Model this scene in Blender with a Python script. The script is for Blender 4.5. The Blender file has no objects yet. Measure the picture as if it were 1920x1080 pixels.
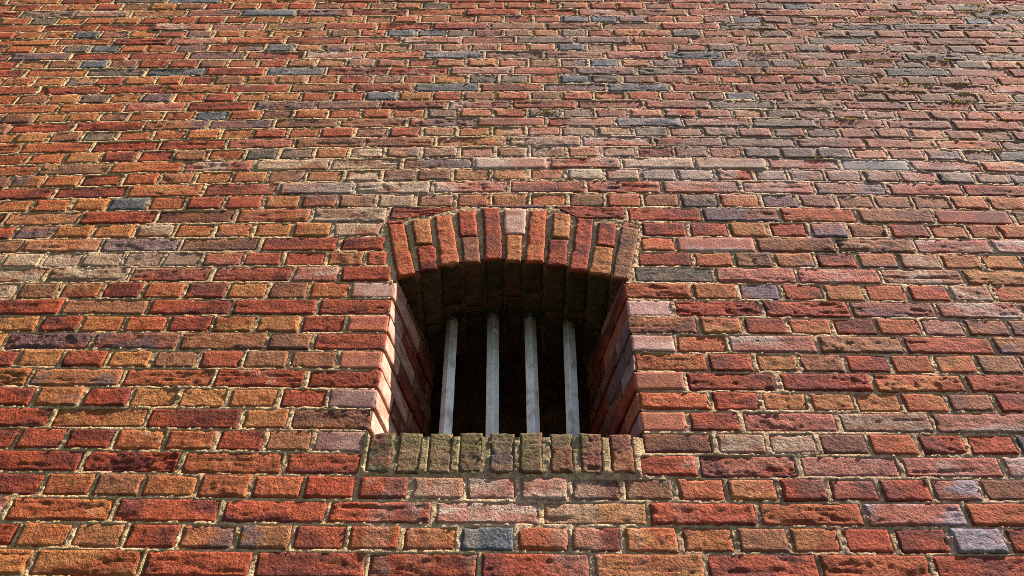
import bpy, math, random
import numpy as np
R = math.radians
# ---------------------------------------------------------------- scene, camera, light
scene = bpy.context.scene
scene.view_settings.view_transform = 'Standard'
scene.view_settings.look = 'None'
scene.view_settings.gamma = 1.0
scene.view_settings.exposure = 1.92
scene.cycles.use_denoising = False
scene.cycles.filter_width = 0.9
col = scene.collection
ZO = 2.652                       # height of the survey origin above the ground
cam_d = bpy.data.cameras.new('camera')
cam = bpy.data.objects.new('camera', cam_d)
col.objects.link(cam)
scene.camera = cam
cam_d.sensor_width = 36.0
cam_d.lens = 1755.48 / 1920 * 36.0
cam_d.clip_end = 1000
def camera_matrix():
    from mathutils import Matrix
    p, y, r = 0.864284558, -0.0247022639, 0.0208850719
    cy, sy, cp, sp = math.cos(y), math.sin(y), math.cos(p), math.sin(p)
    f = np.array([sy*cp, cy*cp, sp]); rt = np.array([cy, -sy, 0.0]); up = np.cross(rt, f)
    cr, sr = math.cos(r), math.sin(r)
    a, b = rt*cr + up*sr, -rt*sr + up*cr
    m = np.eye(4); m[:3, 0] = a; m[:3, 1] = b; m[:3, 2] = -f
    m[:3, 3] = (0.0471767719, -1.57532315, -1.05191399 + ZO)
    return Matrix(m.tolist())
cam.matrix_world = camera_matrix()

SUN = np.array([0.80, -0.185, 1.0]); SUN /= np.linalg.norm(SUN)   # direction towards the sun
sun_elev = math.asin(SUN[2])
world = bpy.data.worlds.new('World')
scene.world = world
world.use_nodes = True
wn = world.node_tree
bg = wn.nodes['Background']
sky = wn.nodes.new('ShaderNodeTexSky')
sky.sky_type = 'NISHITA'
sky.sun_disc = False
sky.sun_elevation = sun_elev
sky.sun_rotation = math.atan2(SUN[0], SUN[1])
wn.links.new(sky.outputs[0], bg.inputs[0])
bg.inputs[1].default_value = 0.05
sun_d = bpy.data.lights.new('sun', 'SUN')
sun_d.energy = 5.0
sun_d.angle = R(0.5)
sun_d.color = (1.0, 0.91, 0.77)
sun = bpy.data.objects.new('sun', sun_d)
col.objects.link(sun)
from mathutils import Vector
sun.rotation_euler = Vector(SUN.tolist()).to_track_quat('Z', 'Y').to_euler()
sun.location = (3, -3, 8)

# ---------------------------------------------------------------- survey of the masonry (millimetres)
DATA = {"bed":[[1.22,0.36,3.21],[-0.02,0.19,3.99],[-1.83,-0.76,4.39],[-2.8,-2.07,3.43],[-3.65,-2.73,3.04],[-4.16,-3.17,1.91],[-3.79,-3.45,0.03],[-4.57,-4.61,-0.01],[-5.0,-5.19,-1.01],[-4.31,-3.85,-2.12],[-3.01,-2.66,-3.19],[-2.49,-2.14,-3.57],[-0.31,-1.59,-5.11],[3.8,-1.55,-6.3],[6.86,-1.01,-6.78],[8.17,0.36,-6.81],[10.79,1.7,-7.23],[18.02,3.8,-9.74],[25.59,5.23,-11.53],[31.72,6.49,-13.03],[35.79,7.07,-14.18],[37.42,6.86,-14.69],[37.78,6.16,-14.6],[37.71,5.23,-14.35],[36.58,4.32,-13.98],[33.79,3.76,-13.21],[29.61,3.49,-11.92],[24.75,2.95,-10.29],[19.87,1.78,-8.68],[15.72,0.35,-7.47],[12.79,-0.94,-6.77],[10.99,-2.2,-6.4],[9.89,-3.44,-6.08],[9.04,-4.25,-5.75],[7.87,-4.41,-5.57],[5.8,-4.2,-5.52],[3.01,-4.01,-5.48],[0.59,-4.11,-5.54],[-0.66,-4.67,-5.72],[-1.01,-5.58,-5.82],[-0.98,-6.58,-5.78],[-0.7,-7.43,-5.69] ],
"rows":{"-1":[[-916,-698,-482,-260,-44,172,391,608,823] ],
"0":[[-968,-859,-753,-643,-529,-418,-308,-200,-87,26,133,238,349,458,564,666,769,878,987] ],
"1":[[-1015,-795,-574,-358,-142,78,294,512,725,930] ],
"2":[[-966,-859,-755,-640,-528,-418,-307,-195,-80,29,136,245,353,461,567,669,773,881,983] ],
"3":[[-904,-693,-470,-303],[282,409,621,836,1049] ],
"4":[[-1072,-965,-858,-744,-632,-524,-419,-303],[296,454,569,678,786,892,996,1103] ],
"5":[[-1019,-804,-592,-483],[405,522,734,944] ],
"6":[[-1085,-972,-861,-752,-636,-520,-409],[464,577,685,788,892,996,1101] ],
"7":[[-1119,-900,-686,-469],[415,629,846,1057] ],
"8":[[-1176,-1068,-959,-850,-738,-631,-519,-404],[475,584,689,796,904,1005,1106,1208] ],
"9":[[-1230,-1017,-800,-587,-476],[407,532,747,955,1168] ],
"10":[[-1173,-1066,-958,-850,-738,-630,-516,-405],[471,580,691,798,908,1016,1121,1229] ],
"11":[[-1136,-917,-702,-485],[416,638,860,1074,1284] ],
"12":[[-1279,-1170,-1058,-951,-843,-731,-625,-519,-410],[473,589,700,809,912,1022,1131,1238] ],
"13":[[-1228,-1006,-787,-575,-449,-309],[326,539,753,973,1187] ],
"14":[[-1373,-1265,-1157,-1045,-939,-832,-720,-612,-496,-391,-327],[340,490,600,706,818,928,1038,1151,1256] ],
"15":[[-1342,-1128,-908,-687,-470,-341],[353,454,671,888,1098,1308] ],
"16":[[-1391,-1285,-1171,-1055,-941,-830,-721,-612,-501,-356],[365,496,608,720,831,938,1048,1161,1267,1351] ],
"17":[[-1446,-1230,-1013,-788,-570,-351],[331,546,764,983,1198,1415] ],
"18":[[-1394,-1282,-1174,-1057,-947,-836,-722,-614,-505,-393,-280,-163,-59,54,163,274,380,491,603,721,833,940,1047,1157,1267,1372] ],
"19":[[-1356,-1139,-915,-691,-465,-236,-9,220,444,677,894,1105,1325] ],
"20":[[-1512,-1411,-1299,-1174,-1064,-958,-846,-738,-623,-505,-396,-288,-181,-63,49,162,278,387,499,614,728,829,940,1052,1162,1271,1381,1484] ],
"21":[[-1453,-1235,-1012,-795,-560,-339,-117,111,335,559,779,999,1211,1423] ],
"22":[[-1512,-1395,-1284,-1171,-1060,-952,-836,-731,-620,-512,-399,-286,-167,-55,54,169,279,387,503,610,717,832,942,1053,1162,1273,1386,1490] ],
"23":[[-1560,-1335,-1124,-910,-694,-471,-246,-13,218,446,668,895,1105,1325,1528] ],
"24":[[-1598,-1495,-1388,-1277,-1163,-1054,-945,-837,-728,-623,-511,-402,-294,-182,-71,44,156,269,387,500,611,721,831,936,1042,1158,1267,1376,1478,1584] ],
"25":[[-1646,-1435,-1210,-999,-786,-569,-346,-121,107,333,554,773,989,1206,1421] ],
"26":[[-1590,-1484,-1379,-1280,-1165,-1059,-946,-838,-728,-618,-507,-405,-290,-180,-66,44,159,273,381,496,608,724,829,933,1046,1154,1261,1367,1477,1580] ],
"27":[[-1535,-1315,-1103,-880,-668,-447,-225,-8,214,438,657,875,1103,1314,1526] ],
"28":[[-1703,-1597,-1488,-1386,-1276,-1166,-1057,-949,-843,-728,-619,-509,-393,-278,-173,-60,53,162,272,385,499,608,719,824,931,1042,1150,1257,1364,1470,1572,1678] ],
"29":[[-1655,-1431,-1212,-995,-778,-560,-347,-120,99,320,542,761,980,1196,1413,1629] ],
"30":[[-1695,-1581,-1478,-1374,-1270,-1170,-1057,-948,-837,-728,-619,-499,-394,-282,-162,-54,53,161,269,379,493,603,714,827,936,1043,1148,1251,1359,1469,1571,1675] ],
"31":[[-1753,-1529,-1322,-1106,-888,-673,-450,-232,-8,216,433,654,879,1092,1304,1525,1739] ],
"32":[[-1806,-1697,-1580,-1473,-1366,-1255,-1148,-1043,-933,-826,-717,-610,-500,-390,-284,-176,-61,49,160,266,379,490,599,706,811,919,1029,1142,1250,1357] ],
"33":[[-1857,-1639,-1422,-1205,-989,-773,-553,-336,-113,107,327,545,762,979,1196,1414,1626] ],
"34":[[-1796,-1688,-1586,-1476,-1370,-1262,-1146,-1042,-933,-818,-714,-605,-496,-390,-277,-169,-60,49,154,266,369,479,595] ],
"35":[[-1738,-1522,-1305,-1087,-869,-643,-426,-205,3,223,435,654,872,1089,1306,1529,1744] ],
"36":[[-597,-493,-377,-262,-158,-48,63,170,272,367,480,591] ],
"37":[[-1838,-1624,-1406,-1184,-971,-748,-537,-321,-101,117,332,555] ],
"38":[[-591,-483,-378,-264,-155,-49,65,180,288,398,506] ],
"39":[[-655,-431,-204,13,243,459] ],
"40":[[-593,-486,-379,-268,-159,-43,66,177,294,405,511,620] ],
"41":[[-547,-319,-92,131]]},"vs":[[[-294.3,838.2],[-248.7,851.5],[-300.3,1067.6],[-345.2,1065.0]],[[-236.8,861.2],[-189.8,869.5],[-205.1,971.6],[-255.2,964.4]],[[-258.5,973.9],[-212.4,977.9],[-230.8,1090.5],[-280.3,1084.5]],[[-184.1,882.9],[-134.9,895.1],[-169.6,1112.0],[-216.2,1104.2]],[[-123.5,895.2],[-77.4,896.8],[-88.2,1008.7],[-135.2,1004.6]],[[-141.4,1008.6],[-91.4,1014.4],[-100.4,1131.9],[-151.5,1124.9]],[[-66.4,909.0],[-17.2,912.2],[-33.3,1142.5],[-80.8,1140.7]],[[-9.9,903.0],[29.7,903.1],[32.4,1014.6],[-11.9,1012.9]],[[-16.1,1022.6],[40.7,1024.4],[41.9,1138.2],[-18.8,1136.4]],[[42.1,900.9],[90.6,901.0],[103.0,1132.2],[54.6,1132.1]],[[98.5,886.7],[151.4,883.9],[155.7,992.3],[106.9,993.8]],[[114.5,1008.3],[162.5,1005.2],[169.1,1115.0],[122.1,1119.3]],[[158.5,869.7],[206.8,864.6],[234.1,1089.5],[188.6,1095.4]],[[210.0,852.8],[264.6,844.2],[282.8,959.3],[232.8,963.9]],[[235.7,972.6],[283.3,965.6],[297.9,1068.6],[248.3,1074.4]],[[267.7,834.7],[312.7,826.9],[358.0,1043.8],[311.2,1060.3]],[[311.5,1064.5],[361.3,1048.0],[360.6,1072.9],[320.6,1085.5]],[[-345.7,1069.2],[-302.1,1075.2],[-304.4,1088.7],[-348.4,1084.4]],[[-341.7,1092.0],[-229.6,1112.7],[-135.3,1154.6],[-345.1,1154.4]],[[-117.1,1151.1],[98.1,1147.9],[96.8,1167.3],[-112.7,1167.0]],[[193.2,1098.0],[321.6,1098.2],[327.0,1154.3],[121.4,1158.5]] ],
"sill":[[-295.5,-242.7],[-231.2,-180.4],[-164.7,-114.7],[-98.7,-49.1],[-33.1,19.6],[31.7,80.5],[96.5,146.0],[161.6,208.8],[226.3,274.9] ],
"soff":[[-292.5,821.4],[-209.3,865.7],[-118.6,892.9],[6.8,902.3],[130.4,875.6],[223.6,844.8],[303.5,827.6] ],
"sal":[["d",-783,1980],["d",-1210,1969],["d",-1438,1974],["d",-1528,2150],["d",-1623,2275],["d",-1051,2463],["d",-922,2156],["d",-1547,2035],["d",-172,1861],["d",288,1859],["d",362,1859],["d",-479,1794],["d",-244,2114],["d",643,2110],["d",207,2173],["d",320,2416],["d",-338,2292],["d",-440,2292],["d",1108,2514],["d",887,2398],["d",1754,2383],["d",1403,1972],["d",758,2043],["d",444,1630],["d",309,2057],["d",443,1748],["d",256,2392],["g",882,1626],["g",775,2148],["g",931,2148],["g",1108,2151],["g",1380,2150],["g",1592,2145],["g",1213,2033],["g",1210,2330],["g",1493,2328],["g",1517,2094],["g",1728,2093],["g",989,2051],["g",1156,2034],["g",1402,2033],["g",1625,2020],["g",1260,2212],["g",906,2332],["g",914,1694],["g",970,1560],["g",791,1511],["g",718,1681],["g",810,1440],["g",684,1373],["g",773,1329],["g",1508,1418],["g",1374,1315],["g",-1383,1982],["g",-1391,1782],["g",67,1678],["g",173,1678],["g",221,2289],["g",40,1918],["g",161,1925],["g",-234,1679],["g",-129,1926],["g",-498,1419],["g",-765,1425],["g",-665,1425],["k",556,1388],["k",703,1388],["k",-434,1315],["k",-354,1252],["k",-400,1367],["k",-427,1258],["k",-516,1373],["k",-672,1373],["k",610,1315],["k",533,1272],["k",419,1403],["k",356,1329],["k",195,1329],["k",275,1329],["k",422,1272],["k",1108,1273],["k",1204,1253],["k",-433,1434],["p",-584,1244],["p",977,1253],["p",-1500,2275],["p",-919,1612],["p",-1115,2463],["p",-1161,2273],["p",-713,2471],["p",-204,1628],["p",-996,1605],["p",141,1860],["p",-1706,2095],["p",-793,1722],["p",401,2252],["p",-335,1628] ],
"moss":[[1223,2425],[1395,2414],[1153,2372],[1612,2418],[1830,2480],[1920,2469],[1775,2470],[1885,2460],[1268,2062],[1335,2062],[894,1954],[1357,1883],[1539,1882],[1506,1760],[1544,1819],[1543,1645],[1609,1638],[1500,1461],[937,1415],[1095,1649],[954,2317],[964,1934],[1190,1808],[1427,1875],[1504,2433],[1604,2542],[1830,2535],[120,1689],[1551,2052],[906,2118],[1027,2010]]}
BED = np.array(DATA['bed']) / 1000.0
ROWS = {int(k): v for k, v in DATA['rows'].items()}
L = 0.22
CO = 0.285 * L
def bz(k, X):
    a = BED[min(max(k, 0), 41)]
    Xc = min(max(X, -2.1), 2.1)
    return CO*k + a[0] + a[1]*Xc + a[2]*Xc*Xc + ZO

# ---------------------------------------------------------------- noise
def hash3(i, j, k):
    h = (i*374761393 + j*668265263 + k*2147483647 + 1013904223) & 0xffffffff
    h = ((h ^ (h >> 13)) * 1274126177) & 0xffffffff
    h = ((h ^ (h >> 15)) * 2246822519) & 0xffffffff
    return ((h ^ (h >> 16)) & 0xffffff) / float(0xffffff)
def vnoise(x, y, z):
    xi, yi, zi = np.floor(x).astype(np.int64), np.floor(y).astype(np.int64), np.floor(z).astype(np.int64)
    fx, fy, fz = x-xi, y-yi, z-zi
    fx, fy, fz = fx*fx*(3-2*fx), fy*fy*(3-2*fy), fz*fz*(3-2*fz)
    def c(a, b, d): return hash3(xi+a, yi+b, zi+d)
    x00 = c(0,0,0)*(1-fx)+c(1,0,0)*fx; x10 = c(0,1,0)*(1-fx)+c(1,1,0)*fx
    x01 = c(0,0,1)*(1-fx)+c(1,0,1)*fx; x11 = c(0,1,1)*(1-fx)+c(1,1,1)*fx
    return (x00*(1-fy)+x10*fy)*(1-fz) + (x01*(1-fy)+x11*fy)*fz*1.0
def fbm(x, y, z, n=3):
    s, a, t = 0, 1.0, 0
    for i in range(n):
        s = s + a*vnoise(x, y, z + 17.3*i); t += a
        x, y, a = x*2.03+5.1, y*2.03+1.7, a*0.5
    return s/t                                     # 0..1
def sst(a, b, x):
    t = np.clip((x-a)/(b-a), 0, 1); return t*t*(3-2*t)

# ---------------------------------------------------------------- materials
def new_mat(name):
    m = bpy.data.materials.new(name); m.use_nodes = True
    return m, m.node_tree, m.node_tree.nodes['Principled BSDF']
def ncol(nt, scale, detail, rough, coord, stretch=None):
    n = nt.nodes.new('ShaderNodeTexNoise'); n.inputs['Scale'].default_value = scale
    n.inputs['Detail'].default_value = detail; n.inputs['Roughness'].default_value = rough
    src = coord
    if stretch:
        mp = nt.nodes.new('ShaderNodeMapping'); mp.inputs['Scale'].default_value = stretch
        nt.links.new(coord, mp.inputs[0]); src = mp.outputs[0]
    nt.links.new(src, n.inputs['Vector']); return n.outputs[0]
def ramp(nt, src, stops):
    r = nt.nodes.new('ShaderNodeValToRGB'); nt.links.new(src, r.inputs[0])
    e = r.color_ramp.elements
    while len(e) < len(stops): e.new(0.5)
    for el, (p, c) in zip(e, stops): el.position = p; el.color = (c[0], c[1], c[2], 1)
    return r.outputs[0]
def mix(nt, kind, fac, a, b):
    m = nt.nodes.new('ShaderNodeMix'); m.data_type = 'RGBA'; m.blend_type = kind
    if isinstance(fac, float): m.inputs[0].default_value = fac
    else: nt.links.new(fac, m.inputs[0])
    for s, v in ((6, a), (7, b)):
        if isinstance(v, tuple): m.inputs[s].default_value = (*v, 1)
        else: nt.links.new(v, m.inputs[s])
    return m.outputs[2]
def masonry_material(name, grain, bump, speck, rough=0.9):
    m, nt, b = new_mat(name)
    at = nt.nodes.new('ShaderNodeAttribute'); at.attribute_name = 'tint'
    tc = nt.nodes.new('ShaderNodeTexCoord').outputs['Object']
    fine = ncol(nt, grain, 4, 0.65, tc)
    big = ncol(nt, 45, 3, 0.6, tc)
    c = mix(nt, 'MULTIPLY', 1.0, at.outputs['Color'], ramp(nt, fine, [(0.30, (0.50,)*3), (0.52, (1.0,)*3), (0.75, (1.55,)*3)]))
    c = mix(nt, 'MULTIPLY', 1.0, c, ramp(nt, big, [(0.30, (0.72,0.68,0.66)), (0.5, (1,1,1)), (0.72, (1.3,1.32,1.3))]))
    sp = ncol(nt, grain*1.3, 2, 0.5, tc)
    c = mix(nt, 'MIX', ramp(nt, sp, [(speck, (0,0,0)), (speck+0.06, (0.75,)*3)]), c, (0.46, 0.34, 0.23))
    nt.links.new(c, b.inputs['Base Color'])
    b.inputs['Roughness'].default_value = rough
    b.inputs['Specular IOR Level'].default_value = 0.10
    bp = nt.nodes.new('ShaderNodeBump'); bp.inputs['Strength'].default_value = bump; bp.inputs['Distance'].default_value = 0.0035
    nt.links.new(fine, bp.inputs['Height'])
    b2 = nt.nodes.new('ShaderNodeBump'); b2.inputs['Strength'].default_value = bump; b2.inputs['Distance'].default_value = 0.006
    nt.links.new(ncol(nt, grain*0.42, 3, 0.6, tc), b2.inputs['Height']); nt.links.new(bp.outputs[0], b2.inputs['Normal'])
    nt.links.new(b2.outputs[0], b.inputs['Normal'])
    return m
M_BRICK = masonry_material('weathered_brick', 300, 0.9, 0.72)
M_SMOOTH = masonry_material('smooth_fired_brick', 420, 0.30, 0.74, 0.85)
M_MORTAR = masonry_material('sandy_mortar', 330, 1.0, 0.60, 0.95)
def metal_material():
    m, nt, b = new_mat('galvanised_bar')
    at = nt.nodes.new('ShaderNodeAttribute'); at.attribute_name = 'tint'
    tc = nt.nodes.new('ShaderNodeTexCoord').outputs['Object']
    st = ncol(nt, 90, 5, 0.7, tc, (1, 1, 0.7)); sp = ncol(nt, 260, 3, 0.6, tc)
    c = mix(nt, 'MULTIPLY', 1.0, at.outputs['Color'], ramp(nt, st, [(0.32, (0.80,0.78,0.76)), (0.52, (1,1,1)), (0.72, (1.12,1.12,1.12))]))
    c = mix(nt, 'MIX', ramp(nt, sp, [(0.64, (0,0,0)), (0.72, (0.55,)*3)]), c, (0.66, 0.65, 0.61))
    nt.links.new(c, b.inputs['Base Color'])
    b.inputs['Roughness'].default_value = 0.62; b.inputs['Metallic'].default_value = 0.15
    bp = nt.nodes.new('ShaderNodeBump'); bp.inputs['Strength'].default_value = 0.25; bp.inputs['Distance'].default_value = 0.001
    nt.links.new(sp, bp.inputs['Height']); nt.links.new(bp.outputs[0], b.inputs['Normal'])
    return m
M_METAL = metal_material()
def plain_noise_material(name, a, c, scale, rough=0.95):
    m, nt, b = new_mat(name)
    tc = nt.nodes.new('ShaderNodeTexCoord').outputs['Object']
    n = ncol(nt, scale, 6, 0.65, tc)
    nt.links.new(ramp(nt, n, [(0.35, a), (0.65, c)]), b.inputs['Base Color'])
    b.inputs['Roughness'].default_value = rough
    bp = nt.nodes.new('ShaderNodeBump'); bp.inputs['Strength'].default_value = 0.8; bp.inputs['Distance'].default_value = 0.02
    nt.links.new(n, bp.inputs['Height']); nt.links.new(bp.outputs[0], b.inputs['Normal'])
    return m
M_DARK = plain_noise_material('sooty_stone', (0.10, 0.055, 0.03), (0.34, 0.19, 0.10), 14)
M_GROUND = plain_noise_material('grass_and_soil', (0.010, 0.013, 0.006), (0.032, 0.034, 0.016), 3)
M_MOSS = plain_noise_material('moss', (0.34, 0.32, 0.03), (0.66, 0.58, 0.07), 60)
M_ALGAE = plain_noise_material('dark_moss', (0.020, 0.030, 0.010), (0.07, 0.08, 0.03), 60)

# ---------------------------------------------------------------- mesh output
def make_object(name, V, F, mats, parent=None, tint=None, matidx=None, smooth=None):
    me = bpy.data.meshes.new(name)
    V = np.asarray(V, np.float32); F = np.asarray(F, np.int32)
    me.vertices.add(len(V)); me.vertices.foreach_set('co', V.ravel())
    me.loops.add(F.size); me.loops.foreach_set('vertex_index', F.ravel())
    me.polygons.add(len(F))
    me.polygons.foreach_set('loop_start', np.arange(0, F.size, F.shape[1], dtype=np.int32))
    for m in mats: me.materials.append(m)
    if matidx is not None: me.polygons.foreach_set('material_index', np.asarray(matidx, np.int32))
    me.update(calc_edges=True)
    if smooth is not None: me.polygons.foreach_set('use_smooth', np.asarray(smooth, bool))
    if tint is not None:
        ca = me.attributes.new('tint', 'FLOAT_COLOR', 'POINT')
        t4 = np.ones((len(V), 4), np.float32); t4[:, :3] = tint
        ca.data.foreach_set('color', t4.ravel())
    me.validate()
    o = bpy.data.objects.new(name, me); col.objects.link(o)
    if parent: o.parent = parent
    return o
def tag(o, label=None, cat=None, group=None, kind=None):
    for k, v in (('label', label), ('category', cat), ('group', group), ('kind', kind)):
        if v: o[k] = v

# ---------------------------------------------------------------- brick colours: (main, second, share of second)
PAL = {
 'r': ((0.275, 0.054, 0.027), (0.150, 0.034, 0.025), 0.35),
 'm': ((0.305, 0.075, 0.033), (0.330, 0.112, 0.043), 0.30),
 'o': ((0.318, 0.114, 0.043), (0.290, 0.080, 0.034), 0.30),
 'q': ((0.310, 0.110, 0.050), (0.165, 0.085, 0.078), 0.32),
 't': ((0.235, 0.088, 0.045), (0.150, 0.058, 0.040), 0.40),
 'p': ((0.150, 0.080, 0.085), (0.230, 0.080, 0.055), 0.40),
 'd': ((0.085, 0.080, 0.092), (0.135, 0.125, 0.145), 0.45),
 'g': ((0.170, 0.095, 0.068), (0.095, 0.066, 0.055), 0.45),
 'k': ((0.360, 0.220, 0.150), (0.270, 0.110, 0.066), 0.45),
 'v': ((0.310, 0.100, 0.070), (0.380, 0.220, 0.175), 0.30),
 'l': ((0.260, 0.185, 0.195), (0.300, 0.100, 0.065), 0.42),
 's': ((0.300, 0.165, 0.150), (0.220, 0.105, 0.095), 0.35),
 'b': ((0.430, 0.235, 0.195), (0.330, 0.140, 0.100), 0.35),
 'w': ((0.125, 0.078, 0.044), (0.180, 0.095, 0.055), 0.40),
 'u': ((0.170, 0.060, 0.042), (0.120, 0.090, 0.050), 0.40),
 'j': ((0.520, 0.320, 0.240), (0.440, 0.230, 0.160), 0.35),
 'x': ((0.105, 0.050, 0.032), (0.070, 0.045, 0.028), 0.40),  # this and the next: soffit shade painted into the brick colour
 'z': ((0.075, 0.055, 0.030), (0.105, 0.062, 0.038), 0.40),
 'a': ((0.360, 0.115, 0.065), (0.300, 0.095, 0.060), 0.35),
}
SMOOTH = set('sbaj')
LET = {
 -1:'omrrrrormrr', 0:'roqrqqrmodmrmotmrrlr', 1:'lmrrrvormlml'[:11], 2:'rmtommrrkvvttmorrrlt',
 3:['rrmr','rrvvv'], 4:['rrrmmrts','tkktmrrg'], 5:['rmrot','arvkv'], 6:['rqroomrs','mrooomtr'],
 7:['oqmrr','arrmr'], 8:['rorotrtta'[:9],'mrotrmmtt'], 9:['oppttr','bmvtrq'], 10:['oromroora','torormvtto'[:9]],
 11:['rtrrr','brrpvp'], 12:['ktmrmrotob','mopromrkmm'[:9]], 13:['kkrrvr','gvvko'], 14:['tkkkttrrrmm','rmtqrqkooq'[:10]],
 15:['tqptrr','mvttvv'], 16:['rpookoqook','rrorptroomt'[:11]], 17:['rqrtmk','rpmtrt'],
 18:'ooodmrrortkkqomtmtgmpptttmmg',
 19:'rrmrpkvrrrvprrv'}
SAL = [(s, x/1000, z/1000 + ZO) for s, x, z in DATA['sal']]

# ---------------------------------------------------------------- bricks
rng = random.Random(11)
class Pile:
    """collects bricks for one mesh"""
    def __init__(self): self.items = []
    def add(self, quad, n, let, style, res, depth=0.022, off=0.0, seed=None):
        self.items.append((np.array(quad, float), np.array(n, float), let, style, res, depth, off, rng.random()*500 if seed is None else seed))
    def build(self):
        cols = {k: [] for k in 'P N U W E S C ring side style res'.split()}
        faces, fs, base = [], [], 0
        for (Q, n, let, style, res, depth, off, seed) in self.items:
            w = 0.5*(np.linalg.norm(Q[1]-Q[0]) + np.linalg.norm(Q[2]-Q[3]))
            h = 0.5*(np.linalg.norm(Q[3]-Q[0]) + np.linalg.norm(Q[2]-Q[1]))
            nx, nz = max(1, int(round(w/res))), max(1, int(round(h/res)))
            if res < 0.02:
                nx, nz = max(nx, 4), max(nz, 4)
            def line(m, ln):
                t = np.linspace(0, 1, m+1)
                if res < 0.02:
                    t[1] = min(t[1], 0.0022/ln); t[-2] = 1-t[1]
                return np.concatenate([[0], t, [1]])
            s, t = line(nx, w), line(nz, h)
            Sg, Tg = np.meshgrid(s, t)                       # rows t, cols s
            ring = np.zeros_like(Sg, bool); ring[0] = ring[-1] = True; ring[:, 0] = ring[:, -1] = True
            wob = 0.0 if res > 0.02 else 1.0
            Sv, Tv = Sg.ravel(), Tg.ravel()
            # wavy outline: each side is pulled in a little, by its own noise
            u, v = Sv*w, Tv*h
            one = np.ones_like(u)*seed
            def edge(a, q): return (0.0034*(vnoise(a*28, one, one*0+q)-.5) + 0.0026*(vnoise(a*95, one, one*0+q+5)-.5))*wob
            u2 = u + edge(v, 1.5)*np.exp(-u/0.012) - edge(v, 9.5)*np.exp(-(w-u)/0.012)
            v2 = v + edge(u, 17.5)*np.exp(-v/0.012) - edge(u, 25.5)*np.exp(-(h-v)/0.012)
            # knocked corners
            s2, t2 = u2/w, v2/h
            P = (Q[0]*((1-s2)*(1-t2))[:, None] + Q[1]*(s2*(1-t2))[:, None] + Q[2]*(s2*t2)[:, None] + Q[3]*((1-s2)*t2)[:, None])
            dE = np.minimum(np.minimum(u, w-u), np.minimum(v, h-v))
            rg = ring.ravel()
            tl = random.Random(int(seed*997))
            sty = {'stretcher': 0, 'header': 1, 'smooth': 2, 'sill': 3, 'coarse': 4}[style]
            jit = 0.0011 if sty != 2 else 0.0010
            tilt = off + 0.0003 + max(-1.4, min(1.4, tl.gauss(0, 1)))*jit + (Sv-.5)*tl.gauss(0, .0014) + (Tv-.5)*tl.gauss(0, .0012)
            n2, m2 = nx+3, nz+3
            cols['P'].append(P); cols['N'].append(np.tile(n, (len(P), 1)))
            cols['U'].append(np.stack([u, v], 1)); cols['W'].append(np.tile([w, h], (len(P), 1)))
            cols['E'].append(dE); cols['S'].append(np.full(len(P), seed))
            mainc, sec, sh = PAL[let]
            k = tl.uniform(0.87, 1.13); warm = tl.gauss(0, 0.05)
            f = np.array([k*(1-warm*0.3), k*(1+warm)*1.06, k*(1+warm*1.3)*1.06])
            cols['C'].append(np.tile(np.concatenate([np.array(mainc)*f, np.array(sec)*f, [sh]]), (len(P), 1)))
            cols['ring'].append(np.where(rg, depth, 0.0)); cols['side'].append(tilt)
            cols['style'].append(np.full(len(P), sty))
            idx = np.arange(n2*m2).reshape(m2, n2) + base
            q = np.stack([idx[:-1, :-1], idx[:-1, 1:], idx[1:, 1:], idx[1:, :-1]], -1).reshape(-1, 4)
            rr = ring.reshape(m2, n2)
            isr = (rr[:-1, :-1] | rr[:-1, 1:] | rr[1:, 1:] | rr[1:, :-1]).ravel()
            # drop the four zero-area corner quads
            keep = np.ones(len(q), bool); kk = keep.reshape(m2-1, n2-1); kk[0, 0] = kk[0, -1] = kk[-1, 0] = kk[-1, -1] = False
            # orientation must follow the normal
            if np.dot(np.cross(Q[1]-Q[0], Q[3]-Q[0]), n) < 0: q = q[:, ::-1]
            faces.append(q[keep]); fs.append((~isr & (sty != 4))[keep]); base += n2*m2
        c = {k: np.concatenate(v) for k, v in cols.items() if v}
        P, N, S, sty, E = c['P'], c['N'], c['S'], c['style'], c['E']
        u, v = c['U'][:, 0], c['U'][:, 1]; W, H = c['W'][:, 0], c['W'][:, 1]
        is_st, is_hd, is_sm, is_si, is_co = [(sty == i).astype(float) for i in range(5)]
        win = sst(0.0, 0.010, E)
        # stretchers: drawn-out creases of sand-moulded clay, headers: gritty
        broad = fbm(u*13, v*34, S, 3) - 0.5
        crease = 1 - np.abs(2*fbm(u*9 + 1.2*vnoise(u*22, v*50, S+7), v*70, S+31, 2) - 1)
        crease = sst(0.84, 0.99, crease) * sst(0.36, 0.60, vnoise(u*11, v*26, S+60))
        pit = sst(0.78, 0.92, vnoise(u*55, v*130, S+90))*(is_st + is_si)
        grit = fbm(u*130, v*150, S+12, 2) - 0.5
        lump = fbm(u*42, v*52, S+45, 2) - 0.5
        hgt = (is_st+is_si*0.4)*(0.0040*broad - 0.0024*crease + 0.0016*lump) + is_hd*(0.0016*broad + 0.0024*lump)
        hgt += (1-is_sm-is_co)*(0.0022*grit - 0.0016*pit) + is_sm*(0.0006*lump + 0.0002*grit)
        amp = 0.25 + 1.5*vnoise(S*7.7, S*3.1, S)**1.3
        hgt = hgt*win*amp
        rad = np.where(is_sm > 0, 0.0018, 0.0015 + 0.0027*vnoise(u*40, v*40, S+70))
        d = np.clip(E, 0, None)
        drop = np.where(d < rad, rad - np.sqrt(np.clip(rad*rad - (rad-d)**2, 0, None)), 0)*(1-is_co)
        chip = sst(0.70, 0.85, vnoise(u*38, v*38, S+110))*np.clip(1-E/0.009, 0, 1)*0.004*(1-is_co)*(1-0.6*is_sm)
        hgt = hgt - drop - chip
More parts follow.
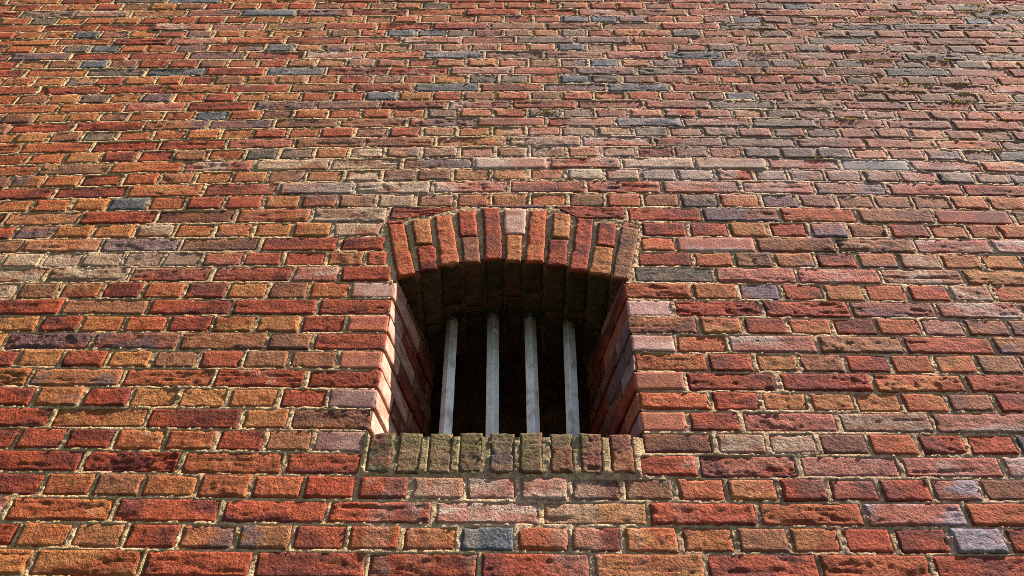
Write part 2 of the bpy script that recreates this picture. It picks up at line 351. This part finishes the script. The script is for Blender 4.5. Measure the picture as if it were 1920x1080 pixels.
        X = P + N*(hgt + c['side'] - c['ring'])[:, None]
        # colours
        sh = c['C'][:, 6]
        blot = fbm(u*11, v*22, S+200, 3)
        endn = vnoise(u*0 + S*3.1, S, S) 
        t = sst(0.60-sh*0.35, 0.78-sh*0.35, blot)
        tint = c['C'][:, 0:3]*(1-t)[:, None] + c['C'][:, 3:6]*t[:, None]
        heart = sst(0.62, 0.80, fbm(u*26, v*40, S+240, 2))
        tint *= (1 - 0.35*heart*(1-is_sm))[:, None]
        lime = sst(0.66, 0.82, fbm(u*30, v*48, S+280, 3))*(0.04+0.35*(vnoise(S, S*1.3, S*0.7) > 0.75))
        tint = tint*(1-lime)[:, None] + np.array([0.43, 0.32, 0.24])*lime[:, None]
        tint *= (1 - 0.18*crease*is_st - 0.12*pit*(1-is_sm))[:, None]
        tint = weather(X, tint, is_si)
        smooth = np.concatenate(fs)
        Fa = np.concatenate(faces)
        self.mat = np.where(sty[Fa[:, 0]] == 2, 2, 0)
        return X, Fa, tint, smooth

PALE = [(0.75, 1.62, 0.8, 0.16, .38), (0.15, 1.48, 0.6, 0.12, .40), (1.3, 1.35, .5, .10, .45), (1.0, 2.2, 1.0, .3, .12), (-0.2, 2.1, .8, .25, .22), (-0.36, 1.26, 0.34, 0.05, .55), (0.66, 1.33, 0.42, 0.06, .60), (0.62, 1.24, 0.25, 0.05, .35), (-1.10, 0.90, 0.30, 0.07, .50), (-0.55, 1.13, .20, .05, .25),
        (0.02, 0.13, 0.22, 0.05, .30), (0.62, 0.21, .16, .05, .25)]
def weather(X, tint, is_sill):
    x, z = X[:, 0], X[:, 2]-ZO
    for cx, cz, rx, rz, a in PALE:                       # lime bloom
        m = a*np.exp(-((x-cx)/rx)**2 - ((z-cz)/rz)**2)*sst(0.25, 0.6, fbm(x*14, z*20, x*0+3.3, 3))
        tint = tint*(1-m)[:, None] + np.array([0.44, 0.33, 0.27])*m[:, None]
    # black lichen on the upper right, thin film of green in the upper middle
    lic = sst(0.45, 0.75, fbm(x*5.2, z*9, x*0+7.7, 4) + 0.26*np.exp(-((x-1.2)/0.75)**2 - ((z-1.95)/0.60)**2) - 0.07)
    lic *= sst(-0.2, 1.0, x)*sst(1.05, 1.5, z)*0.46
    tint = tint*(1-lic)[:, None] + np.array([0.105, 0.066, 0.052])*lic[:, None]
    up = sst(1.1, 2.4, z)*0.05
    tint = tint*(1-up)[:, None] + np.array([0.30, 0.16, 0.12])*up[:, None]
    gr = sst(0.60, 0.78, fbm(x*9, z*12, x*0+9.1, 3))*np.exp(-((x-0.08)/0.5)**2 - ((z-1.75)/0.35)**2)*0.35
    tint = tint*(1-gr)[:, None] + np.array([0.16, 0.15, 0.05])*gr[:, None]
    wv = fbm(x*1.3, z*2.1, x*0+12.3, 3) - 0.5; rt = np.clip(x*0.35, -0.35, 0.35)
    tint = tint*np.stack([1+0.25*wv, 1+0.30*wv, 1+0.30*rt+0.25*wv], 1)
    # pale run-off below the sill and beside it
    ru = sst(0.45, 0.70, fbm(x*34, z*3.0, x*0+15.1, 3))*np.exp(-((x-0.02)/0.33)**6)*sst(0.20, 0.17, z)*sst(-0.15, 0.13, z)*0.45
    tint = tint*(1-ru)[:, None] + np.array([0.33, 0.245, 0.185])*ru[:, None]
    # algae on the sill and just below it
    al = sst(0.47, 0.60, fbm(x*26, z*18, x*0+5.5, 3) + 0.10*sst(0.20, 0.30, z))*np.exp(-((x+0.06)/0.24)**4)*np.exp(-((z-0.255)/0.075)**4)*sst(-0.2, -0.01, -X[:, 1]*0+0)*1.0
    al = np.clip(al, 0, 1)*0.46
    tint = tint*(1-al)[:, None] + np.array([0.130, 0.112, 0.036])*al[:, None]
    return tint

J2 = 0.0048          # half a mortar joint
def jamb_x(side, row):
    j = (-0.2965 if side < 0 else 0.2985) + 0.0005*side*0 + 0.0022*math.sin(row*2.3+side)
    return j
def row_edges(r):
    """list of runs; a run is a list of joint centres with its ends"""
    p = L if r % 2 else L/2
    xmax = 3.5
    rr = random.Random(r*7+5)
    if r in ROWS: sides = [[x/1000 for x in s] for s in ROWS[r]]
    else: sides = [[(0.1 if r % 2 else 0.045) + rr.uniform(-.03, .03)]]
    left = sides[0][:]
    right = sides[-1]
    first_n = 0
    while left[0] > -xmax: left.insert(0, left[0]-p+rr.uniform(-.004, .004)); first_n += 1
    if len(sides) == 1:
        while left[-1] < xmax: left.append(left[-1]+p+rr.uniform(-.004, .004))
        return [(left, first_n)]
    right = right[:]
    while right[-1] < xmax: right.append(right[-1]+p+rr.uniform(-.004, .004))
    return [(left, first_n), (right, 0)]
def view_fine(x, z):
    zz = z-ZO
    return abs(x) < min(1.20 + max(zz, -0.1)*0.44 + 0.35, 2.40) and -0.2 < zz < 2.75
def pick(r, x, z):
    zz = z-ZO
    a = rng.random()
    if r % 2: table = [('r', .50), ('m', .66), ('v', .76), ('t', .85), ('p', .91), ('q', .94), ('g', .97), ('d', 1.0)]
    else: table = [('o', .27), ('m', .53), ('t', .68), ('r', .90), ('q', .94), ('g', .96), ('p', .98), ('d', 1.0)]
    if x > 0.3 and zz > 1.2:
        if r % 2: table = [('r', .48), ('m', .60), ('v', .74), ('t', .85), ('g', .92), ('p', .97), ('d', 1.0)]
        else: table = [('t', .26), ('m', .52), ('r', .76), ('o', .82), ('g', .92), ('p', .96), ('d', 1.0)]
    for k, lim in table:
        if a <= lim: break
    if k == 'd' and rng.random() < .6: k = 't'
    best = None
    for s, sx, sz in SAL:
        if abs(sz-z) < CO*0.5 and abs(sx-x) < (0.10 if r % 2 else 0.052): k = s
    return k

wall_pile = Pile()
NW = (0, -1, 0)
def face_quad(xa, xb, r, ya=0.0, r2=None):
    """front quad from joint centre xa to xb in course r, mortar taken off"""
    g = J2 + rng.uniform(-.0018, .0018)
    a, b = xa+g, xb-J2-rng.uniform(-.0012, .0012)
    k2 = r+1 if r2 is None else r2
    jz = 0.0031 + rng.uniform(-.0012, .0012)
    return [(a, ya, bz(r, a)+jz), (b, ya, bz(r, b)+jz), (b, ya, bz(k2, b)-jz), (a, ya, bz(k2, a)-jz)]
for r in range(-43, 66):
    runs = row_edges(r)
    lets = LET.get(r)
    for ri, (J, nfirst) in enumerate(runs):
        ls = None if lets is None else (lets if isinstance(lets, str) else lets[ri])
        edges = J[:]
        has_l = has_r = None
        if len(runs) == 2:
            if ri == 0:
                if 5 <= r <= 12: edges.append(jamb_x(-1, r) + J2 - 0.001); has_r = True
            else:
                if 5 <= r <= 12: edges.insert(0, jamb_x(1, r) - J2 + 0.001); has_l = True
        for i in range(len(edges)-1):
            xa, xb = edges[i], edges[i+1]
            zc = bz(r, (xa+xb)/2) + CO/2
            li = i - nfirst + 1 if ri == 0 else i
            if len(runs) == 2 and ri == 1 and not has_l: li = i
            let = ls[li] if ls is not None and 0 <= li < len(ls) else pick(r, (xa+xb)/2, zc)
            fine = view_fine((xa+xb)/2, zc)
            if not fine: style, res = 'coarse', 0.06
            else:
                style = 'smooth' if let in SMOOTH or (rng.random() < 0.03 and r > 12) else ('stretcher' if xb-xa > 0.16 else 'header')
                res = 0.0042 if r < 15 else 0.0055
            atj = (has_r and i == len(edges)-2) or (has_l and i == 0)
            wall_pile.add(face_quad(xa, xb, r), NW, let, style, res, depth=0.007 if atj else 0.022)

# ---------------------------------------------------------------- arch, sill, jambs
def mm(q, y=0.0): return [(a/1000, y, b/1000+ZO) for a, b in q]
def grow(q, g):
    c = np.mean(np.array(q), 0)
    return [tuple(np.array(p) + (c-np.array(p))/np.linalg.norm(c-np.array(p))*g) for p in q]
arch = Pile()
VL = 'rrrmromrstomarotm'      # one letter per voussoir brick
VLET = ['m','r','o','m','t','r','r','o','b','m','r','o','r','o','r','t']
for i, q in enumerate(DATA['vs']):
    Q = grow(mm(q), -0.0016)
    if i < 16:
        wide = len([1])
        ln = np.linalg.norm(np.array(Q[3])-np.array(Q[0]))
        let = VLET[i]
        arch.add(Q, NW, let, 'smooth' if let in SMOOTH else 'header', 0.0040, off=0.004, depth=0.007)
    else:
        wall_pile.add(Q, NW, {16:'t', 17:'r', 18:'r', 19:'p', 20:'r'}[i], 'header' if i < 18 else 'stretcher', 0.0042)
# intrados as a polyline, springing to springing
fr = [DATA['vs'][i] for i in (0, 1, 3, 4, 6, 7, 9, 10, 12, 13, 15)]
_c = np.array([p for q in fr for p in (q[0], q[1])])/1000.0
_pf = np.polyfit(np.append(_c[:, 0], [-0.30, 0.31]), np.append(_c[:, 1], [0.822, 0.826])+ZO, 4)
def intrados(x):
    return np.polyval(_pf, x)
SD = [[.17, .35], [.20, .35], [.145, .35], [.155, .35], [.11, .21, .35], [.125, .35], [.11, .21, .35], [.165, .35], [.15, .35], [.205, .35], [.22, .35]]
SLET = 'xzxxzxxzxzx'  # soffit bricks, darkened to paint in the shade under the arch
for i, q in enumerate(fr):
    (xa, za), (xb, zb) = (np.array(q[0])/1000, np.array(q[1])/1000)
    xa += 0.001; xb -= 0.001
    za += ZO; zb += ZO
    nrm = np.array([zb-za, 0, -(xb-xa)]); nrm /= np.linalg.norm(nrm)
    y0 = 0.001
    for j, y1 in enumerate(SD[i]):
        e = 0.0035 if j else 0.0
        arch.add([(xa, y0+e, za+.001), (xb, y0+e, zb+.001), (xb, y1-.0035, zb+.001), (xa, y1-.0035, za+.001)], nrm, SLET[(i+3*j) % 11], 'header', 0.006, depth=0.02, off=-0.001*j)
        y0 = y1
sill = Pile()
for i, (a, b) in enumerate(DATA['sill']):
    a, b = a/1000, b/1000
    zt = 0.3005 + ZO + rng.uniform(-.003, .003) - (0.0 if i != 8 else .001); zb = 0.193 + ZO + rng.uniform(-.002, .002)
    y = -0.004
    sill.add([(a, y, zb), (b, y, zb), (b, y, zt), (a, y, zt)], NW, 'uwwwgwuut'[i], 'sill', 0.0036, depth=0.115)
    sill.add([(a+.002, y+.009, zt-.0025), (b-.002, y+.009, zt-.0025), (b-.001, 0.105, zt+.004), (a+.001, 0.105, zt+.004)], (0, 0, 1), 'g', 'sill', 0.008, depth=0.02, off=-.002)
SPL = 0.234
def reveal(side):
    pile = Pile()
    for r in range(5, 14):
        xj0 = jamb_x(side, r)
        cuts = [0.0, 0.205 if (r % 2) == (0 if side < 0 else 1) else 0.098, 0.35]
        if cuts[1] < .15: cuts = [0.0, 0.098, 0.30, 0.35]
        nrm = np.array([-side*1.0, -SPL, 0]); nrm /= np.linalg.norm(nrm)
        for j in range(len(cuts)-1):
            ya, yb = cuts[j] + (0.005 if j else 0.0015), cuts[j+1]-0.005
            xa, xb = xj0 - side*SPL*ya, xj0 - side*SPL*yb
            z0, z1 = bz(r, xj0)+.0052, bz(r+1, xj0)-.0052
            let = ('bbbbb' if side < 0 else 'sarsp')[r % 5] if j == 0 else 'trrttr'[(r+j*2) % 6]  # outer left reveal bricks paler: glare of the sunlit strip put into their colour
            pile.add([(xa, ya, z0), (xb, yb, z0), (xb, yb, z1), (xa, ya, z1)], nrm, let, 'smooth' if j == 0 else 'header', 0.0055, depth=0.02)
    return pile

# ---------------------------------------------------------------- mortar
def mortar_tint(V):
    x, z = V[:, 0], V[:, 2]
    n = fbm(x*30, z*30 + V[:, 1]*30, x*0+2.5, 3); n2 = fbm(x*2.2, z*3.1, x*0+8.5, 3); g = vnoise(x*210, z*210+V[:, 1]*210, x*0+4.0)
    base = np.array([0.41, 0.268, 0.150])
    t = base*(0.62 + 0.75*n)[:, None]*(0.50+0.95*n2)[:, None]
    w = sst(0.72, 0.9, g)*0.6
    t = t*(1-w)[:, None] + np.array([0.66, 0.54, 0.38])*w[:, None]
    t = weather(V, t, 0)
    so = (sst(0.02, 0.05, V[:, 1])*sst(0.80, 0.84, z-ZO)*(np.abs(x) < 0.32)*0.8)[:, None]      # moss colour under the arch, with the soffit's shade painted in
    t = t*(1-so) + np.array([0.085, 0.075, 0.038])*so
    s2 = (np.exp(-((x+0.02)/0.27)**6)*np.exp(-((z-ZO-0.255)/0.060)**4)*(0.35+0.45*n))[:, None]    # damp film between the sill bricks
    return t*(1-s2) + np.array([0.150, 0.125, 0.062])*s2
def grid_faces(m, n, base=0):
    idx = np.arange(m*n).reshape(m, n)+base
    return np.stack([idx[:-1, :-1], idx[:-1, 1:], idx[1:, 1:], idx[1:, :-1]], -1).reshape(-1, 4)
def mortar_front():
    stp = 0.0042
    zs = np.arange(-0.2, 2.78, stp) + ZO; xs = np.arange(-2.45, 2.451, stp)
    Xg, Zg = np.meshgrid(xs, zs); x, z = Xg.ravel(), Zg.ravel()
    off = 0.007
    # opening of the window, a joint deep behind the brick faces
    xl, xr = -0.2965-off, 0.2985+off; zb = 0.290+ZO
    top = intrados(np.clip(x, -0.30, 0.31)) + 0.010
    inside = (x > xl) & (x < xr) & (z > zb) & (z < top)
    near = inside
    dl, dr, db, dt = x-xl, xr-x, z-zb, top-z
    D = np.stack([dl, dr, db, dt], 1); k = D.argmin(1)
    nx_, nz_ = x.copy(), z.copy()
    nx_ = np.where(near & (k == 0), xl, nx_); nx_ = np.where(near & (k == 1), xr, nx_)
    nz_ = np.where(near & (k == 2), zb, nz_); nz_ = np.where(near & (k == 3), top, nz_)
    deep = inside & (D.min(1) > stp*1.01)
    F = grid_faces(len(zs), len(xs))
    F = F[~inside[F].all(1)]
    x, z = nx_, nz_
    y = 0.0014 - 0.0060*(fbm(x*75, z*95, x*0+1.5, 3)-0.5) - 0.0026*sst(0.66, 0.84, vnoise(x*175, z*190, x*0+3.5)) - 0.0035*(vnoise(x*9, z*12, x*0+6.5)-0.5)
    # joints are filled nearly flush, the bed behind each brick lies deeper
    core = np.zeros((len(zs), len(xs)), bool)
    for Q in BRICK_QUADS:
        g = 0.0030
        c = Q.mean(0); q = Q + np.sign(c-Q)*g
        i0, i1 = np.searchsorted(xs, (q[:, 0].min(), q[:, 0].max())); j0, j1 = np.searchsorted(zs, (q[:, 2].min(), q[:, 2].max()))
        if i1 <= i0 or j1 <= j0: continue
        X_, Z_ = np.meshgrid(xs[i0:i1], zs[j0:j1]); m = np.ones_like(X_, bool)
        for k in range(4):
            a, b = q[k], q[(k+1) % 4]
            m &= (b[0]-a[0])*(Z_-a[2]) - (b[2]-a[2])*(X_-a[0]) >= 0
        core[j0:j1, i0:i1] |= m
    y = np.maximum(y, -0.0022) - 0.0009*sst(0.9, 1.3, z-ZO)
    y = np.where(core.ravel(), 0.0105, y)
    y = y - 0.0042*(~core.ravel())*(sst(0.185, 0.20, z-ZO)*sst(0.315, 0.29, z-ZO)*sst(-0.315, -0.30, x)*sst(0.30, 0.285, x))
    V = np.stack([x, y, z], 1)
    used = np.unique(F); mp = np.full(len(V), -1); mp[used] = np.arange(len(used))
    return V[used], mp[F]
def sheet(P00, P10, P11, P01, nu, nv, amp, n):
    s, t = np.meshgrid(np.linspace(0, 1, nu+1), np.linspace(0, 1, nv+1)); s, t = s.ravel()[:, None], t.ravel()[:, None]
    P = np.array(P00)*(1-s)*(1-t) + np.array(P10)*s*(1-t) + np.array(P11)*s*t + np.array(P01)*(1-s)*t
    h = amp*(fbm(P[:, 0]*70+P[:, 1]*70, P[:, 2]*70+P[:, 1]*31, P[:, 0]*0+3.5, 2)-0.5)
    return P + np.array(n)*h[:, None], grid_faces(nv+1, nu+1)
def join(parts):
    V, F, b = [], [], 0
    for v, f in parts: V.append(v); F.append(f+b); b += len(v)
    return np.concatenate(V), np.concatenate(F)
# backing behind the mortar out of the seen part: a thick body of masonry with the chamber in it
def box_faces(x0, x1, y0, y1, z0, z1, skip=''):
    v = [(x0,y0,z0),(x1,y0,z0),(x1,y1,z0),(x0,y1,z0),(x0,y0,z1),(x1,y0,z1),(x1,y1,z1),(x0,y1,z1)]
    f = {'b':(0,3,2,1),'t':(4,5,6,7),'f':(0,1,5,4),'k':(2,3,7,6),'l':(3,0,4,7),'r':(1,2,6,5)}
    return np.array(v, float), np.array([f[k] for k in 'btfklr' if k not in skip])

# ---------------------------------------------------------------- the wall and its parts
BRICK_QUADS = [it[0] for p_ in (wall_pile, arch, sill) for it in p_.items if abs(it[1][1]+1) < 1e-6]
V, F, tint, sm = wall_pile.build()
mv, mf = mortar_front()
# plain mortar bed behind the far bricks, with an opening round the detailed bed
ring = []
XI = 2.44
ZT, XW = 66*CO + ZO - 0.03, 3.45
for (x0, x1, z0, z1) in ((-XW, -XI, 0.0, ZT), (XI, XW, 0.0, ZT), (-XI, XI, 0.0, ZO-0.19), (-XI, XI, ZO+2.77, ZT)):
    v, f = sheet((x0, 0.0045, z0), (x1, 0.0045, z0), (x1, 0.0045, z1), (x0, 0.0045, z1), 2, 2, 0, (0, -1, 0)); ring.append((v, f))
for b in (box_faces(-XW, XW, 0.0045, 1.9, 0, ZT, 'f'),): ring.append(b)
rv, rf = join(ring)
allV = np.concatenate([V, mv, rv]); allF = np.concatenate([F, mf+len(V), rf+len(V)+len(mv)])
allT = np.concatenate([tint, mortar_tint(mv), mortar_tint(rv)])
allM = np.concatenate([wall_pile.mat, np.ones(len(mf)+len(rf))]); allS = np.concatenate([sm, np.ones(len(mf), bool), np.zeros(len(rf), bool)])
wall = make_object('brick_wall', allV, allF, [M_BRICK, M_MORTAR, M_SMOOTH], None, allT, allM, allS)
tag(wall, 'tall weathered red brick wall laid in alternating stretcher and header courses round the barred window', 'wall', None, 'thing')

def part(name, pile, mortar=None):
    V, F, tint, sm = pile.build(); M = pile.mat
    if mortar:
        v, f = join(mortar)
        tint = np.concatenate([tint, mortar_tint(v)]); F = np.concatenate([F, f+len(V)]); V = np.concatenate([V, v])
        M = np.concatenate([M, np.ones(len(f))]); sm = np.concatenate([sm, np.ones(len(f), bool)])
    return make_object(name, V, F, [M_BRICK, M_MORTAR, M_SMOOTH], wall, tint, M, sm)
# arch: mortar above the soffit
sv = []
xs = np.linspace(-0.31, 0.315, 60); ys = np.linspace(0.006, 0.352, 40)
Xg, Yg = np.meshgrid(xs, ys); Xf, Yf = Xg.ravel(), Yg.ravel()
Zf = intrados(np.clip(Xf, -0.30, 0.31)) + 0.013 + 0.006*(fbm(Xf*60, Yf*60, Xf*0+2.2, 2)-0.5)
sv.append((np.stack([Xf, Yf, Zf], 1), grid_faces(len(ys), len(xs))))
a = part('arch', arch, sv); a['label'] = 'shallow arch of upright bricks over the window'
sm_parts = [sheet((-0.303, 0.004, 0.286+ZO), (0.305, 0.004, 0.286+ZO), (0.305, 0.36, 0.29+ZO), (-0.303, 0.36, 0.29+ZO), 90, 50, 0.010, (0, 0, 1))]
s_ = part('window_sill', sill, sm_parts); s_['label'] = 'algae stained sill of upright bricks'
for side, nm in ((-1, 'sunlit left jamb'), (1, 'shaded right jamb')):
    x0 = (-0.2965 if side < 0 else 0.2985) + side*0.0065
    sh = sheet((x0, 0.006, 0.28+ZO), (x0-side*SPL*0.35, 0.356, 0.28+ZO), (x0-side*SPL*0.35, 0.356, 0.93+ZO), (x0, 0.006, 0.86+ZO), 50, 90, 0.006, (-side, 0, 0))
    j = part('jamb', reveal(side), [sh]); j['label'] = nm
# dark chamber behind the bars
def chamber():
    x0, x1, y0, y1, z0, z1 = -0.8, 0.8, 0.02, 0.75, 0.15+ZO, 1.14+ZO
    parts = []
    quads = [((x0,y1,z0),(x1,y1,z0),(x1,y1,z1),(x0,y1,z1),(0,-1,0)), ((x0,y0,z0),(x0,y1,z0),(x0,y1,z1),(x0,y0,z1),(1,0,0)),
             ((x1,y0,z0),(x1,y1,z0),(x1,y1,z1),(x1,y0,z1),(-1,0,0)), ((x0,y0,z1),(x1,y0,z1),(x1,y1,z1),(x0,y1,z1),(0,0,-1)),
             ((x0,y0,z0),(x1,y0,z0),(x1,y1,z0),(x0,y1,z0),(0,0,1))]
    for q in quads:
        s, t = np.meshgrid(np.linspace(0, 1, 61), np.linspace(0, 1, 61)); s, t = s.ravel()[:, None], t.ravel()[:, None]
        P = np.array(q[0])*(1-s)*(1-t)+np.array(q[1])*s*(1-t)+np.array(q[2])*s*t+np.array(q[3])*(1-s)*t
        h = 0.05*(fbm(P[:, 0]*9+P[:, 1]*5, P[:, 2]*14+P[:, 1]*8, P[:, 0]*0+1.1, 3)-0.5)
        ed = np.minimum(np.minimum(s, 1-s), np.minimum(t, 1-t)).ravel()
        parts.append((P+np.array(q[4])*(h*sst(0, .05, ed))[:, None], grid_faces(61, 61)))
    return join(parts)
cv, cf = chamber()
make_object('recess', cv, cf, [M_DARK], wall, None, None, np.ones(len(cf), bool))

# ---------------------------------------------------------------- iron bars
def bar(xt, xb, turn, label, side, chips):
    z0, z1 = 0.292+ZO, 0.945+ZO
    n, zs = 10, np.linspace(z0, z1, 130)
    rr = random.Random(int((xt+1)*1000))
    prof = []
    hs, bv = side/2, 0.0014
    for k in range(4):
        a0 = k*math.pi/2
        for (px, py) in ((hs, -hs+bv), (hs, -hs/3), (hs, hs/3), (hs, hs-bv), (hs-bv, hs)):
            prof.append((px*math.cos(a0)-py*math.sin(a0), px*math.sin(a0)+py*math.cos(a0)))
    prof = np.array(prof); m = len(prof); ct, st_ = math.cos(turn), math.sin(turn)
    prof = np.stack([prof[:, 0]*ct-prof[:, 1]*st_, prof[:, 0]*st_+prof[:, 1]*ct], 1)
    V = np.zeros((len(zs), m, 3)); 
    s = (zs-(0.475+ZO))/(0.90-0.475)
    cx = xb+(xt-xb)*s
    ang = np.arange(m)
    for i, z in enumerate(zs):
        wob = 1 + 0.05*(vnoise(ang*0.9, np.full(m, z*26), np.full(m, xt*50))-.5)
        V[i, :, 0] = cx[i]+prof[:, 0]*wob; V[i, :, 1] = 0.20+prof[:, 1]*wob; V[i, :, 2] = z
    F = []
    for i in range(len(zs)-1):
        for k in range(m):
            k2 = (k+1) % m
            F.append((i*m+k, i*m+k2, (i+1)*m+k2, (i+1)*m+k))
    V = V.reshape(-1, 3)
    zz = V[:, 2]-ZO
    nb = fbm(V[:, 0]*60+V[:, 1]*60, V[:, 2]*16, V[:, 0]*0+xt*9, 3)
    t = np.array([0.73, 0.72, 0.68])*(0.80+0.40*nb)[:, None]
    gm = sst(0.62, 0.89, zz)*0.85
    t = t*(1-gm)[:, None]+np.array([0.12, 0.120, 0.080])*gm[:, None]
    ru = sst(0.55, 0.75, fbm(V[:, 0]*70, V[:, 2]*28, V[:, 1]*70+xt*3, 3))*0.55
    t = t*(1-ru)[:, None]+np.array([0.17, 0.12, 0.09])*ru[:, None]
    for zc, hz, amt, qa, qb in chips:
        kk = np.tile(ang, len(zs))
        mk = (np.abs(zz-zc) < hz*(0.7+0.6*vnoise(kk*1.0, zz*0, zz*0+xt))) & (kk >= qa) & (kk <= qb)
        t[mk] = np.array([0.62, 0.62, 0.58])*amt
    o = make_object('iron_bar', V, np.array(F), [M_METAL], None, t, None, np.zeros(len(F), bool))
    tag(o, label, 'window bar', 'upright grey bars in the window')
    return o
bar(-0.163, -0.154, R(38), 'grey square iron bar nearest the left brick jamb, leaning to the right at its top', 0.0245, [])
bar(-0.048, -0.038, R(50), 'second bar from the left jamb, grey with a small pale fleck near its top', 0.0245, [(0.835, 0.004, 1.0, 15, 18)])
bar(0.056, 0.064, R(56), 'second bar from the right jamb, grey with dark streaks down its face', 0.0245, [])
bar(0.164, 0.162, R(34), 'grey iron bar nearest the right brick jamb with a pale pointed chip near its top', 0.0245, [(0.765, 0.018, 0.95, 11, 14)])

# ---------------------------------------------------------------- moss
def tufts(name, spots, mat, label, spread, per, size, out, up=1):
    V, F = [], []
    rr = random.Random(4)
    for (x, y, z, n) in spots:
        for i in range(int(per*n)):
            px, pz = x+rr.gauss(0, spread*n), z+rr.gauss(0, spread*0.28*n); py = y+rr.uniform(-0.6, 0.3)*out
            a, b = rr.uniform(0, 6.28), rr.uniform(-.7, .9)
            s = size*rr.uniform(.5, 1.3)
            d = np.array([rr.gauss(0, .6), -0.4, rr.uniform(-.7, .7)*up]); d /= np.linalg.norm(d); e = np.cross(d, (rr.gauss(0, .4), -0.4, 1)); e /= np.linalg.norm(e)
            p = np.array([px, py, pz]); k = len(V)
            V += [p-e*s*.4, p+e*s*.4, p+d*s*.6+e*s*.5, p+d*s, p+d*s*.6-e*s*.5]
            F += [(k, k+1, k+2, k+4), (k+4, k+2, k+3, k+3)]
    F4 = [f for f in F if len(set(f)) == 4]; F3 = [f[:3] for f in F if len(set(f)) == 3]
    me = bpy.data.meshes.new(name); me.from_pydata([tuple(v) for v in V], [], F4+F3); me.materials.append(mat)
    o = bpy.data.objects.new(name, me); col.objects.link(o)
    tag(o, label, 'moss', None, 'stuff')
rs = random.Random(8)
spots = []
for x, z in DATA['moss']:
    x, z = x/1000, z/1000+ZO
    k = round((z-ZO)/CO)
    spots.append((x, -0.001, z+0.002, rs.uniform(.35, 1.0)))
tufts('moss', spots, M_MOSS, 'yellow green moss tufts in the mortar joints of the upper wall', 0.026, 75, 0.0036, 0.002)
und = []
for x in (-0.15, -0.10, -0.045, -0.01, 0.03, 0.06, 0.09, 0.16, 0.20):
    und.append((x, 0.19, float(intrados(x))-0.002, rs.uniform(.6, 1.1)))
tufts('moss', und, M_ALGAE, 'dark green moss hanging under the arch where the bars meet it', 0.028, 110, 0.007, 0.030, -1.5)

# ---------------------------------------------------------------- ground
gv, gf = sheet((-150, -150, 0), (150, -150, 0), (150, 150, 0), (-150, 150, 0), 30, 30, 0, (0, 0, 1))
g = make_object('ground', gv, gf, [M_GROUND])
tag(g, None, None, None, 'structure')
